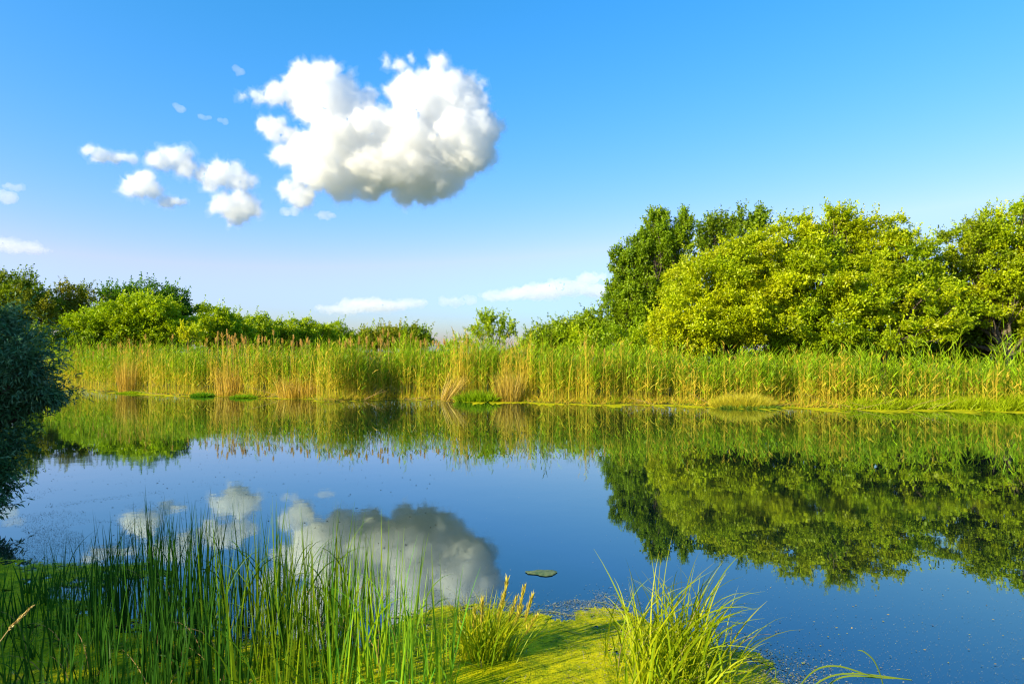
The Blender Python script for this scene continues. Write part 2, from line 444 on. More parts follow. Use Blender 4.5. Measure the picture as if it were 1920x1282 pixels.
for k, (px, py, rx, rz, lab) in enumerate([(700, 634, 26, 16, 'leftmost far tree of the low dark group on the middle skyline'), (738, 633, 26, 17, 'second far tree of the low dark group on the middle skyline'),
                                            (776, 632, 30, 17, 'rightmost far tree of the low dark group, ending at the gap in the skyline')]):
    total += tree('broadleaf_tree', [(px, py, rx, rz), (px - 12, py + 8, rx * .8, rz * .8), (px + 12, py + 8, rx * .8, rz * .8)], 230, px, OL[:1] + DG[-1:] + MG[-1:], lab, GF,
         leaf=.7, nsub=26, trunk_r=.3, shoots=.1)
# far wood on the horizon
def far_wood():
    N = 26000
    x = rng.uniform(-700, 500, N)
    h = 7 + 3 * np.sin(x * .021) + 2 * np.sin(x * .07 + 1) + 1.5 * np.sin(x * .19)
    z = rng.uniform(0, 1, N) ** .7 * h
    y = 620 + rng.uniform(0, 22, N)
    pos = np.stack([x, y, z], 1)
    ax = norm(rng.normal(0, 1, (N, 3)) + [0, 0, .5])
    c = np.array(DG)[rng.integers(3, size=N)] * rng.uniform(.8, 1.2, (N, 1)) + [.0, .012, .015]
    o = link('far_wood', leaves_mesh('far_wood', pos, ax, rng.uniform(1.6, 3, N), rng.uniform(1.2, 2, N), c, M_DULL))
    tag(o, 'thin dark far wood along the horizon', 'wood', kind='stuff')
far_wood()
# the near dark willow at the left edge, in shade
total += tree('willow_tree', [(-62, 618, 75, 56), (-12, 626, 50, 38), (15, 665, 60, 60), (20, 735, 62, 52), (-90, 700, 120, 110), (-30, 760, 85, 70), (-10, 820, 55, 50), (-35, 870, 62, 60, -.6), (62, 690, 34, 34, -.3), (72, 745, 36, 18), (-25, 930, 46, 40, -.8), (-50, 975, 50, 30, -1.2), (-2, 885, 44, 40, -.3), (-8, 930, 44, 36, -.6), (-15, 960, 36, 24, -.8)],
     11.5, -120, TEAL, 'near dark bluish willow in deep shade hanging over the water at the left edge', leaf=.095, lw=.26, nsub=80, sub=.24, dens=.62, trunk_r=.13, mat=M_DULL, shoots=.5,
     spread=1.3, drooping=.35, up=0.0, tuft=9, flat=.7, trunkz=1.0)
# trees on the near left bank, outside the picture, whose shade lies on the left foreground
for (X, Y, h, r) in ((-15.5, -2.6, 6.2, 1.5), (-18.3, -1.2, 8.0, 2.6), (-18.8, 0.3, 8.2, 2.8), (-20.2, 2.6, 9.6, 3.0), (-21.5, 5.3, 10.8, 3.3), (-24, 8.8, 11, 3.3)):
    D = 46.0; s = F / D
    px = HX + X * s
    # lobes given directly: reuse tree() at depth D then shift its root
    before = set(o.name for o in C.objects)
    tree('willow_tree', [(px, HY - (z - CAMZ) * s, r * q * s, r * .7 * s, dy) for (z, q, dy) in ((h * .75, .75, 0), (h * .55, 1, .8), (h * .55, .9, -.9), (h * .3, 1.0, 0), (h * .15, .9, 0))], D, px, DG,
         'dark leafy tree on the near left bank beyond the left edge', 'shade trees on the near left bank', leaf=.22, nsub=26, inner=.5, trunk_r=.18)
    for o in C.objects:
        if o.name not in before and o.parent is None:
            o.location.y = Y
print('leaves', total)

# ------------------------------------------------------------------ ribbons (grass blades, reed leaves, stems)
class Ribbons:
    def __init__(s): s.V = []; s.Q = []; s.C = []; s.n = 0
    def add(s, base, d0, length, width, droop, col, col2=None, seg=4, wind=None, face=None, taper=.6):
        """vectorised: base (N,3), d0 (N,3) unit start direction, droop bends direction over the length"""
        N = len(base)
        length = np.broadcast_to(length, (N,)).astype(float); width = np.broadcast_to(width, (N,)).astype(float)
        droop = np.broadcast_to(droop, (N,)).astype(float)
        wind = np.zeros(3) if wind is None else np.asarray(wind, float)
        p = base.copy(); d = norm(d0.copy())
        hor = d * [1, 1, 0]; hor = norm(hor + rng.normal(0, .02, hor.shape))
        if face is None:
            sd = norm(np.cross(d, norm(rng.normal(0, 1, (N, 3)))))
        else:
            sd = norm(np.cross(d, face))
        pts = []; ds = []
        for k in range(seg + 1):
            pts.append(p.copy()); ds.append(d.copy())
            t = (k + 1) / seg
            d = norm(d + (hor * .5 - np.array([0, 0, 1.])) * (droop * t / seg * 2)[:, None] + wind * t / seg)
            p = p + d * (length / seg)[:, None]
        for k in range(seg + 1):
            t = k / seg
            wk = width * (1 - t ** (1 / taper if taper else 1)) if k else width * .7
            if k == seg: wk = width * .06
            sk = norm(sd - ds[k] * np.sum(sd * ds[k], 1, keepdims=True))
            s.V.append(np.stack([pts[k] - sk * wk[:, None] / 2, pts[k] + sk * wk[:, None] / 2], 1))
        V = np.stack(s.V[-(seg + 1):], 1).reshape(-1, 3)        # N, seg+1, 2, 3
        del s.V[-(seg + 1):]
        s.V.append(V)
        b = s.n + np.arange(N)[:, None] * (seg + 1) * 2 + np.arange(seg)[None, :] * 2
        b = b.ravel()
        s.Q.append(np.stack([b, b + 1, b + 3, b + 2], 1))
        t = np.linspace(0, 1, seg + 1)
        col = np.broadcast_to(col, (N, 3))
        col2 = col if col2 is None else np.broadcast_to(col2, (N, 3))
        cc = col[:, None, :] * (1 - t)[None, :, None] + col2[:, None, :] * t[None, :, None]
        s.C.append(np.repeat(cc.reshape(-1, 3), 2, 0))
        s.n += len(V)
        return pts, ds
    def mesh(s, name, mat):
        return npmesh(name, np.concatenate(s.V), np.concatenate(s.Q), col=np.concatenate(s.C), mats=[mat])

def vn(x, sc, seed=0.0):
    return np.array([mnoise.noise(Vector((a * sc, seed, 0))) for a in np.atleast_1d(x)])

# ------------------------------------------------------------------ the reed bed on the far bank
GREEN = np.array([.27, .39, .005]); GREEN2 = np.array([.14, .28, .008]); STRAW = np.array([.68, .49, .05]); OCHRE = np.array([.50, .32, .05])
def reed_stems(rb, x, y, h, dry, leaves=12, leafL=.48, leafW=.06, wind=.25):
    N = len(x)
    base = np.stack([x, y, np.full(N, .0)], 1)
    lean = rng.normal(0, .05, (N, 3)) * np.where(rng.random((N, 1)) < .12, 4, 1); lean[:, 2] = 1
    g = GREEN * rng.uniform(.7, 1.2, (N, 1)) * (1 - .0) ; mixg = rng.random((N, 1)); g = (g * mixg + GREEN2 * (1 - mixg)) * rng.uniform(.6, 1.4, (N, 1))
    stc = np.where(dry[:, None], STRAW * rng.uniform(.7, 1.15, (N, 1)), (STRAW * .35 + GREEN * .65) * rng.uniform(.8, 1.1, (N, 1)))
    lw_ = rng.random((N, 1)) ** .8; lower = (STRAW * .8 + OCHRE * .2) * lw_ * rng.uniform(.7, 1.1, (N, 1)) + GREEN * (1 - lw_)
    f = norm(rng.normal(0, 1, (N, 3)) * [1, .3, 0])
    pts, ds = rb.add(base, norm(lean), h, np.where(dry, .022, .013), rng.uniform(0, .12, N), lower, stc, seg=5, wind=(wind * .25, 0, 0), face=np.cross(norm(lean), f), taper=.25)
    for k in range(leaves):
        t = .22 + .76 * (k + rng.random(N) * .8) / leaves
        i = np.clip((t * 5).astype(int), 0, 4); fr = t * 5 - i
        P0 = np.stack(pts, 1); p = P0[np.arange(N), i] * (1 - fr)[:, None] + P0[np.arange(N), i + 1] * fr[:, None]
        live = (~dry) & ((t > .35) | (rng.random(N) < .6))
        drl = dry & (rng.random(N) < .3)
        sel = live | drl
        a = rng.uniform(0, 2 * math.pi, N)
        upw = 1.1 + 1.2 * t
        d0 = np.stack([np.cos(a) + wind, np.sin(a), upw], 1)
        c = np.where(dry[:, None], STRAW * .8, g * rng.uniform(.8, 1.25, (N, 1)))
        yl = (t < .5)[:, None] & (rng.random((N, 1)) < .5)
        c = np.where(yl, STRAW * .7 + GREEN * .3, c)
        rb.add(p[sel], norm(d0)[sel], (leafL * rng.uniform(.6, 1.2, N) * (1.1 - .4 * t))[sel], leafW * rng.uniform(.6, 1.2, sel.sum()), rng.uniform(.05, .4, sel.sum()), c[sel], seg=2, taper=.7)

def px_to_x(px):   # photo column on the shoreline -> X
    xs = np.linspace(-45, 35, 1600); ys = shoreY(xs); q = HX + xs / ys * F
    return np.interp(px, q, xs)

def reed_bed():
    rb = Ribbons()
    N = 13500
    px = rng.uniform(85, 2080, N)
    x = px_to_x(px)
    dep = rng.random(N) ** 1.25 * 6.0
    y = shoreY(x) + .25 + dep
    x = x * (y / shoreY(x))
    hprof = np.interp(px, [85, 130, 200, 300, 400, 500, 600, 700, 820, 900, 1000, 1100, 1200, 1300, 1400, 1520, 1640, 1700, 1760, 1850, 1920, 2080],
                      [3.5, 3.5, 3.55, 3.5, 3.4, 3.5, 3.5, 3.5, 3.6, 3.65, 3.55, 3.35, 3.2, 3.0, 2.9, 2.85, 2.8, 2.6, 2.45, 2.4, 2.3, 2.3])
    clump = vn(x, .5, 3) * .7 + vn(x, 2.5, 9) * .6
    h = hprof * (1 + clump * .35) * np.where(rng.random(N) < .06, 1.14, rng.uniform(.62, 1.04, N))
    dryp = .10 + .4 * np.clip(vn(x, .5, 21) + .15, 0, 1)
    for (a, b, v) in ((205, 285, .35), (390, 500, .3), (585, 640, .3), (840, 880, .35), (930, 985, .5), (1080, 1180, .2), (1560, 1600, .3)):
        dryp = dryp + v * ((px > a) & (px < b) & (dep < 2.5))
    dryp = np.where(dep < .8, dryp + .15, dryp)
    dry = rng.random(N) < dryp
    thin = (px > 1640) & (rng.random(N) < .5)
    gap = (vn(x, 1.7, 33) < -.12) & (dep < 2.6) & (rng.random(N) < .75)
    gap |= (px > 1250) & (rng.random(N) < .25)
    keep = ~thin & ~gap
    reed_stems(rb, x[keep], y[keep], h[keep], dry[keep])
    # lower, thinner leaf litter and shoots at the foot
    M = 9000
    px = rng.uniform(85, 2080, M); x = px_to_x(px); y = shoreY(x) + rng.uniform(-.1, 1.0, M)
    d0 = norm(np.stack([rng.normal(.1, .5, M), rng.normal(-.1, .4, M), rng.uniform(.3, 1.2, M)], 1))
    isg = (rng.random(M) < np.where(px > 1600, .85, .35))[:, None]
    c = np.where(isg, GREEN * 1.1, STRAW) * rng.uniform(.6, 1.15, (M, 1))
    rb.add(np.stack([x, y, np.zeros(M)], 1), d0, rng.uniform(.3, 1.0, M), .02, rng.uniform(0, .6, M), c, seg=3)
    o = link('reed_bed', rb.mesh('reed_bed', M_BLADE))
    tag(o, 'dense bed of green and straw coloured reeds lining the whole far bank', 'reeds', kind='stuff')
reed_bed()

# tall green reeds standing out singly at the right
def single_reeds():
    vars_ = []
    for k in range(6):
        rb = Ribbons()
        n = 3
        reed_stems(rb, rng.normal(0, .12, n), rng.normal(0, .12, n), np.array([3.4, 2.9, 2.5]) * rng.uniform(.9, 1.05), np.array([False, False, k == 4]), leaves=11, leafL=.75, leafW=.055, wind=.5)
        vars_.append(rb.mesh('tall_reed', M_BLADE))
    pxs = [random.uniform(1570, 1925) for _ in range(30)] + [1650, 1672, 1700, 1716, 1735, 1752, 1768, 1786, 1797, 1812, 1828, 1838, 1852, 1866, 1880, 1893, 1904, 1915, 1560, 1610]
    for i, px in enumerate(pxs):
        x = float(px_to_x(px)); y = float(shoreY(x)) + 1.0 + random.random() * 1.6; x = (px - HX) / F * y
        o = link('tall_reed', vars_[i % 6], loc=(x, y, .05))
        o.rotation_euler = (0, 0, random.uniform(0, 6.28)); s = random.uniform(.85, 1.3); o.scale = (1, 1, s)
        tag(o, 'tall green reed with broad pointed leaves standing above the right end of the reed bed', 'reed', 'tall single reeds at the right')
single_reeds()

# dry reeds with feathery plumes along the skyline of the reed bed
def plumed_reeds():
    protos = []
    for k in range(6):
        st = Tubes()
        st.limb((0, 0, 0), (rng.normal(0, .12), 0, 3.3), .012, .007, .02, 5, 4)
        top = st.V[-1].reshape(-1, 4, 3).mean(1)[-1]
        rb = Ribbons()
        N = 130
        t = rng.random(N)
        base = top + np.stack([rng.normal(0, .012, N) + .03 * t * (k - 2.5) / 3, rng.normal(0, .012, N), -.08 + t * .34], 1)
        rad = .9 * np.sin(np.clip(t * .9 + .12, 0, 1) * math.pi) + .1
        a = rng.uniform(0, 6.28, N)
        d0 = norm(np.stack([np.cos(a) * rad + .25, np.sin(a) * rad, np.full(N, 1.3)], 1))
        c = np.array([.62, .40, .09]) * rng.uniform(.75, 1.25, (N, 1))
        rb.add(base, d0, rng.uniform(.07, .14, N), .018, .25, c, seg=2)
        protos.append((st.mesh('stem', M_STRAWSOLID), rb.mesh('plume', M_DRY)))
    spots = []
    for (a, b, n, top, sp) in ((130, 200, 13, 656, 5), (200, 390, 16, 648, 8), (385, 475, 26, 634, 7), (475, 560, 20, 638, 6), (560, 640, 9, 640, 6), (640, 700, 14, 636, 6), (700, 780, 14, 634, 7), (780, 880, 13, 640, 5), (880, 1240, 9, 652, 6)):
        for _ in range(n): spots.append((random.uniform(a, b), top + random.gauss(0, sp)))
    for i, (px, py) in enumerate(spots):
        x0 = float(px_to_x(px)); y = float(shoreY(x0)) + 1.0 + random.random() * 3.5
        topz = CAMZ - (py - HY) / F * y
        root = empty('plumed_reed', ((px - HX) / F * y, y, .05))
        st, pl = protos[i % 6]
        a = link('stem', st, root); b = link('plume', pl, root)
        sc = (topz - .3) / 3.3
        a.scale = (1, 1, sc); b.location = (0, 0, 3.3 * (sc - 1))
        root.rotation_euler = (random.gauss(0, .02), random.gauss(0, .03), random.choice((0, 3.1)) + random.gauss(0, .5))
        tag(root, 'dry reed stalk with a feathery orange brown plume rising above the reed bed', 'reed', 'dry plumed reeds along the skyline of the reed bed')
M_STRAWSOLID = noise_mat('dry_stalk', (.30, .19, .07), (.45, .32, .13), 3)
plumed_reeds()

# ------------------------------------------------------------------ clumps and mounds at the far waterline
def tuft_mesh(name, n, rx, ry, h, hj, lean, col, col2, width, mat, seg=4, droop=.3, wind=(0, 0, 0), bias=(0, 0), dome=0.0):
    rb = Ribbons()
    a = rng.uniform(0, 6.28, n); r = np.sqrt(rng.random(n))
    base = np.stack([np.cos(a) * r * rx, np.sin(a) * r * ry, np.zeros(n)], 1)
    d0 = norm(np.stack([np.cos(a) * r * lean + rng.normal(0, lean * .4, n) + bias[0], np.sin(a) * r * lean + rng.normal(0, lean * .4, n) + bias[1], np.ones(n)], 1))
    hh = h * rng.uniform(1 - hj, 1, n) * (1 - dome * r ** 2)
    col = np.asarray(col, float); col2 = np.asarray(col2, float)
    m = rng.random((n, 1))
    c = (col * m + col2 * (1 - m)) * rng.uniform(.75, 1.2, (n, 1))
    rb.add(base, d0, hh, width * rng.uniform(.6, 1.2, n), droop * rng.uniform(.3, 1.6, n), c * .9, c, seg=seg, wind=wind)
    return rb.mesh(name, mat)

def at_shore(px, off=0.0):
    x = float(px_to_x(px)); y = float(shoreY(x)) + off
    return ((px - HX) / F * y, y, 0.0)

def place(name, me, loc, label, cat, group=None, rz=0, sc=1):
    o = link(name, me, loc=loc); o.rotation_euler = (0, 0, rz); o.scale = (sc,) * 3 if np.isscalar(sc) else sc
    return tag(o, label, cat, group)

place('grass_mound', tuft_mesh('grass_mound', 4200, 1.7, .8, 1.0, .4, .5, (.58, .48, .03), (.42, .44, .02), .016, M_DRY, dome=.6), at_shore(1392, -.35),
      'golden dry rounded grass mound at the foot of the reeds on the right', 'grass mound')
place('low_weed', tuft_mesh('low_weed', 500, 1.6, .4, .28, .5, .9, (.16, .27, .02), (.12, .2, .02), .035, M_BLADE, droop=.5), at_shore(1405, -.85),
      'green weeds creeping along the foot of the golden grass mound', 'weed')
place('reed_clump', tuft_mesh('reed_clump', 420, .7, .35, 2.1, .5, .28, STRAW, (.45, .34, .08), .022, M_DRY, droop=.05), at_shore(955, -.1),
      'pale golden fan shaped clump of dry reeds at the waterline just right of the centre', 'reed clump')
place('reed_clump', tuft_mesh('reed_clump', 130, .45, .3, 2.2, .45, .25, (.45, .33, .13), STRAW, .025, M_DRY, droop=.15, bias=(.55, -.1)), at_shore(838, -.1),
      'dry straw stalks bent over to the right at the waterline left of the golden fan', 'reed clump')
place('reed_clump', tuft_mesh('reed_clump', 260, .6, .4, 2.7, .4, .12, STRAW, OCHRE, .022, M_DRY, droop=.05), at_shore(238, .1),
      'upright golden dry reed clump at the left end of the reed bed', 'reed clump')
place('reed_clump', tuft_mesh('reed_clump', 420, 1.3, .5, 1.7, .5, .2, OCHRE, STRAW, .022, M_DRY, droop=.25), at_shore(560, 0),
      'low ochre dry reed clump bowing over the water', 'reed clump')
place('reed_clump', tuft_mesh('reed_clump', 260, .9, .4, 2.4, .4, .15, STRAW, OCHRE, .022, M_DRY, droop=.1), at_shore(430, .1),
      'golden dry reed clump behind the two small green islets', 'reed clump')
M_WEED = (.26, .42, .01)
for (px, rx, h, lab) in ((250, 1.2, .28, 'flat bright yellow green weed islet below the left golden reed clump'), (380, .75, .42, 'small round dark green weed islet, left one of the pair at the waterline'),
                         (457, .85, .38, 'small round green weed islet, right one of the pair at the waterline')):
    place('weed_islet', tuft_mesh('weed_islet', 700, rx, .45, h, .5, .8, M_WEED if h < .4 else (.12, .30, .01), (.4, .5, .01) if h < .3 else (.16, .34, .01), .04, M_BLADE, droop=.6, dome=.5), at_shore(px, -.7), lab, 'weed islet')
place('low_weed', tuft_mesh('low_weed', 1300, 1.5, .6, .95, .6, .5, (.28, .42, .01), (.2, .34, .01), .045, M_BLADE, droop=.5, dome=.4), at_shore(902, -.1),
      'bright green broad leaved weed patch between the bent stalks and the golden fan', 'weed')
def low_strip():
    rb = Ribbons(); N = 9000
    px = rng.uniform(1560, 2080, N); x = px_to_x(px); y = shoreY(x) + rng.uniform(-.5, 1.6, N)
    keep = rng.random(N) < np.clip((px - 1560) / 120, 0, 1); x, y = x[keep], y[keep]; N = len(x)
    d0 = norm(np.stack([rng.normal(0, .5, N), rng.normal(0, .4, N), np.full(N, .9)], 1))
    c = np.array([.34, .44, .008]) * rng.uniform(.6, 1.15, (N, 1))
    hh = rng.uniform(.3, .85, N) * (1 + .6 * vn(x, 1.1, 4)) + .35 * (px[keep] > 1880)
    rb.add(np.stack([x, y, np.zeros(N)], 1), d0, hh, .04, rng.uniform(.1, .7, N), c, seg=3)
    tag(link('low_plants', rb.mesh('low_plants', M_BLADE)), 'low bright green marsh plants along the waterline at the right', 'ground cover', kind='stuff')
low_strip()
# fallen stalks at the waterline
def fallen():
    for i in range(34):
        px = random.choice([random.uniform(200, 700), random.uniform(680, 790), random.uniform(1060, 1880), random.uniform(1560, 1800)])
        loc = at_shore(px, random.uniform(-.6, .4))
        tb = Tubes()
        L = random.uniform(.9, 2.4); a = random.choice((random.gauss(0, .25), math.pi + random.gauss(0, .25)))
        tb.limb((0, 0, .03), (L * math.cos(a), L * math.sin(a) * .4, random.uniform(.02, 1.0)), .013, .006, .05, 5, 4)
        place('fallen_stalk', tb.mesh('fallen_stalk', M_STRAWSOLID), loc, 'broken dry reed stalk leaning low over the far waterline', 'reed stalk', 'fallen dry stalks at the far waterline')
fallen()

# ------------------------------------------------------------------ duckweed
def duck_mat(name, c1, c2, c3):
    m = bpy.data.materials.new(name); m.use_nodes = True
    t = m.node_tree; b = t.nodes['Principled BSDF']; L = t.links.new
    tc = t.nodes.new('ShaderNodeTexCoord')
    v = t.nodes.new('ShaderNodeTexVoronoi'); v.inputs['Scale'].default_value = 95
    n = t.nodes.new('ShaderNodeTexNoise'); n.inputs['Scale'].default_value = 3.1; n.inputs['Detail'].default_value = 12; n.inputs['Roughness'].default_value = .8
    L(tc.outputs['Object'], v.inputs['Vector']); L(tc.outputs['Object'], n.inputs['Vector'])
    r = t.nodes.new('ShaderNodeValToRGB'); e = r.color_ramp.elements
    e[0].position = .40; e[0].color = (c1[0] * .3, c1[1] * .55, c1[2], 1); e[1].position = .54; e[1].color = (*c2, 1); e.new(.68).color = (*c3, 1)
    L(n.outputs[0], r.inputs[0])
    mx = t.nodes.new('ShaderNodeMix'); mx.data_type = 'RGBA'; mx.blend_type = 'MULTIPLY'; mx.inputs[0].default_value = .55
    r2 = t.nodes.new('ShaderNodeValToRGB'); r2.color_ramp.elements[0].color = (.5, .55, .4, 1); r2.color_ramp.elements[1].color = (1.0, 1.0, 1.0, 1)
    L(v.outputs['Color'], r2.inputs[0]); L(r.outputs[0], mx.inputs[6]); L(r2.outputs[0], mx.inputs[7])
    L(mx.outputs[2], b.inputs['Base Color'])
    b.inputs['Roughness'].default_value = .7; b.inputs['Specular IOR Level'].default_value = .06
    bp = t.nodes.new('ShaderNodeBump'); bp.inputs['Strength'].default_value = .7; bp.inputs['Distance'].default_value = .006
    L(v.outputs['Distance'], bp.inputs['Height']); L(bp.outputs[0], b.inputs['Normal'])
    return m
M_DUCK = duck_mat('duckweed', (.36, .38, .003), (.60, .56, .003), (.70, .60, .004))
M_FLAKE = leaf_mat('duckweed_leaflets', .1, .01)
M_SHOREDUCK = duck_mat('shore_duckweed', (.45, .44, .006), (.62, .55, .006), (.72, .60, .01))

def inside(poly, x, y):
    r = np.zeros(len(x), bool); n = len(poly); j = n - 1
    for i in range(n):
        xi, yi = poly[i]; xj, yj = poly[j]
        c = ((yi > y) != (yj > y)) & (x < (xj - xi) * (y - yi) / (yj - yi + 1e-12) + xi)
        r ^= c; j = i
    return r
def ground_pt(px, py):
    D = CAMZ * F / (py - HY); return ((px - HX) / F * D, D)
MATS = {
    'main': [(770, 1150), (820, 1138), (880, 1140), (930, 1133), (985, 1148), (1030, 1146), (1075, 1155), (1120, 1147), (1165, 1152), (1200, 1165), (1240, 1185), (1290, 1200), (1340, 1212), (1390, 1222), (1425, 1245), (1440, 1275), (1480, 1330), (1560, 1500), (300, 1500), (330, 1262), (420, 1205), (520, 1190), (600, 1210), (680, 1212), (730, 1180)],
    'left': [(-300, 1040), (-50, 1048), (60, 1052), (150, 1062), (260, 1062), (330, 1072), (200, 1090), (90, 1100), (160, 1130), (300, 1180), (420, 1205), (560, 1240), (500, 1500), (-600, 1500), (-600, 1040)],
}
def mat_sheet(name, poly_px, label, z, thr):
    """ragged floating sheet built of small cells, with a frayed edge and holes"""
    poly = [ground_pt(*p) for p in poly_px]; pa = np.array(poly)
    cs = .022
    x0, x1, y0, y1 = max(pa[:, 0].min() - .4, -7), min(pa[:, 0].max() + .4, 5), max(pa[:, 1].min() - .3, 4.4), pa[:, 1].max() + .3
    gx = np.arange(x0, x1, cs); gy = np.arange(y0, y1, cs); X, Y = np.meshgrid(gx, gy); X = X.ravel(); Y = Y.ravel()
    # signed distance to the outline
    dmin = np.full(len(X), 9.0)
    for i in range(len(poly)):
        p = pa[i]; q = pa[(i + 1) % len(poly)]; v = q - p; L2 = max((v ** 2).sum(), 1e-9)
        t = np.clip(((X - p[0]) * v[0] + (Y - p[1]) * v[1]) / L2, 0, 1)
        dmin = np.minimum(dmin, np.hypot(X - p[0] - v[0] * t, Y - p[1] - v[1] * t))
    sd = np.where(inside(poly, X, Y), dmin, -dmin)
    nz = np.array([mnoise.fractal(Vector((a * 2.1, b * 2.6, z * 100)), .9, 2.2, 6) for a, b in zip(X.tolist(), Y.tolist())])
    val = np.clip(sd, -.35, .5) * 1.4 + nz * .42 + thr
    hz = np.array([mnoise.fractal(Vector((a * 4.3 + 7, b * 5.5, 3.3 + z * 100)), .8, 2.1, 5) for a, b in zip(X.tolist(), Y.tolist())])
    keep = (val + rng.normal(0, .02, len(X)) > 0) & ~((hz > .42 + .5 * np.clip(sd, 0, 1)) )
    X, Y, val = X[keep], Y[keep], val[keep]
    h = cs * .53
    j = lambda: rng.normal(0, cs * .10, len(X))
    V = np.stack([np.stack([X - h + j(), Y - h + j()], 1), np.stack([X + h + j(), Y - h + j()], 1), np.stack([X + h + j(), Y + h + j()], 1), np.stack([X - h + j(), Y + h + j()], 1)], 1).reshape(-1, 2)
    zz = np.repeat(z + rng.uniform(0, .004, len(X)), 4) 
    me = npmesh(name, np.concatenate([V, zz[:, None]], 1), np.arange(len(V)).reshape(-1, 4), mats=[M_DUCK])
    tag(link(name, me), label, 'duckweed', kind='stuff')
mat_sheet('duckweed_mat', MATS['main'], 'yellow green duckweed mat floating among the grasses at the bottom', .005, .05)
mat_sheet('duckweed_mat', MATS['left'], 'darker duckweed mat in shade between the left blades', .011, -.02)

def flakes():
    pts, cols, sizes = [], [], []
    def sc(n, fn, col, s0, s1, poly=None):
        px = []; 
        x, y = fn(n)
        pts.append(np.stack([x, y, rng.uniform(.004, .012, len(x))], 1))
        cols.append(np.array(col)[rng.integers(len(col), size=len(x))] * rng.uniform(.7, 1.25, (len(x), 1)))
        sizes.append(rng.uniform(s0, s1, len(x)))
    GRN = [(.58, .56, .005), (.42, .45, .005), (.68, .58, .01)]
    PALE = [(.35, .33, .26), (.3, .3, .2), (.22, .24, .12), (.42, .36, .2)]
    # over and around each mat
    for key in MATS:
        poly = [ground_pt(*p) for p in MATS[key]]
        pa = np.array(poly)
        def fn(n, pa=pa, poly=poly):
            x = rng.uniform(-6, 4, n); y = rng.uniform(4.5, 10.2, n)
            m = inside(poly, x, y); return x[m], y[m]
        sc(60000, fn, GRN, .006, .016)
        def fe(n, poly=poly):
            k = len(poly); i = rng.integers(k, size=n); t = rng.random((n, 1)); a = np.array(poly)
            p = a[i] * (1 - t) + a[(i + 1) % k] * t
            p = p + rng.normal(0, 1, (n, 2)) * (rng.random((n, 1)) ** 2 * .35)
            return p[:, 0], p[:, 1]
        sc(9000, fe, GRN + PALE, .006, .018)
    # grey scum fields between the blades and at the left
    def cloud_fn(cx, cy, sx, sy, ang=0.0, thr=0.0):
        def fn(n):
            X, Y = ground_pt(cx, cy); u = rng.normal(0, sx, n); v = rng.normal(0, sy, n)
            x = X + u * math.cos(ang) - v * math.sin(ang); y = Y + u * math.sin(ang) + v * math.cos(ang)
            nz = np.array([mnoise.noise(Vector((a * 1.3, b * 1.3, 5))) for a, b in zip(x, y)])
            m = (nz > thr) & (y > 4.7); return x[m], y[m]
        return fn
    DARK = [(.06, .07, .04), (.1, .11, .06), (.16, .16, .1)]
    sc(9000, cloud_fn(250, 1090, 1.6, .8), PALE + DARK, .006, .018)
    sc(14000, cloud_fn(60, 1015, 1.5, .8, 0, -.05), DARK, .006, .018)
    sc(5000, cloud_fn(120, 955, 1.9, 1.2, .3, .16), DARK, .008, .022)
    sc(5000, cloud_fn(620, 1150, 1.6, .5), PALE + DARK, .006, .016)
    sc(9000, cloud_fn(1330, 1250, .55, .35, -.5, -1), PALE + [(.3, .3, .02)], .006, .02)
    sc(1500, cloud_fn(1010, 1130, .5, .12, .3, -.1), PALE + DARK, .006, .02)
    sc(1500, cloud_fn(1110, 1140, .25, .25, .6, -.1), PALE, .006, .02)
    # sparse specks over all of the open water
    def fw(n):
        y = 5 + rng.random(n) ** 1.6 * 26; x = rng.uniform(-1, 1, n) * y * .8
        return x, y
    sc(2600, fw, PALE, .005, .013)
    def fr(n):
        px = rng.uniform(1250, 1960, n); py = 1080 + 230 * rng.random(n) ** .7
        D = CAMZ * F / (py - HY); return (px - HX) / F * D, D
    sc(3200, fr, PALE, .004, .010)
    sc(120, fr, [(.45, .3, .05), (.4, .35, .06)], .012, .028)
    def fl(n):
        y = 9 + rng.random(n) * 16; x = rng.uniform(-.72, -.1, n) * y
        return x, y
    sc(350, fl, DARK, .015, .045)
    p = np.concatenate(pts); c = np.concatenate(cols); s = np.concatenate(sizes)
    N = len(p); a = rng.uniform(0, 6.28, N)
    far = np.clip(p[:, 1] / 9, 1, 3) ** .5
    u = np.stack([np.cos(a), np.sin(a), rng.normal(0, .12, N)], 1) * (s * far)[:, None] * .5
    v = np.stack([-np.sin(a), np.cos(a), rng.normal(0, .12, N)], 1) * (s * far)[:, None] * .35
    V = np.stack([p - u, p + v, p + u, p - v], 1).reshape(-1, 3)
    V[:, 2] = np.maximum(V[:, 2], .002)
    me = npmesh('duckweed_leaflets', V, np.arange(N * 4).reshape(-1, 4), col=np.repeat(c, 4, 0), mats=[M_FLAKE])
    tag(link('duckweed_leaflets', me), 'loose duckweed leaflets and specks of plant debris scattered over the water', 'duckweed', kind='stuff')
flakes()

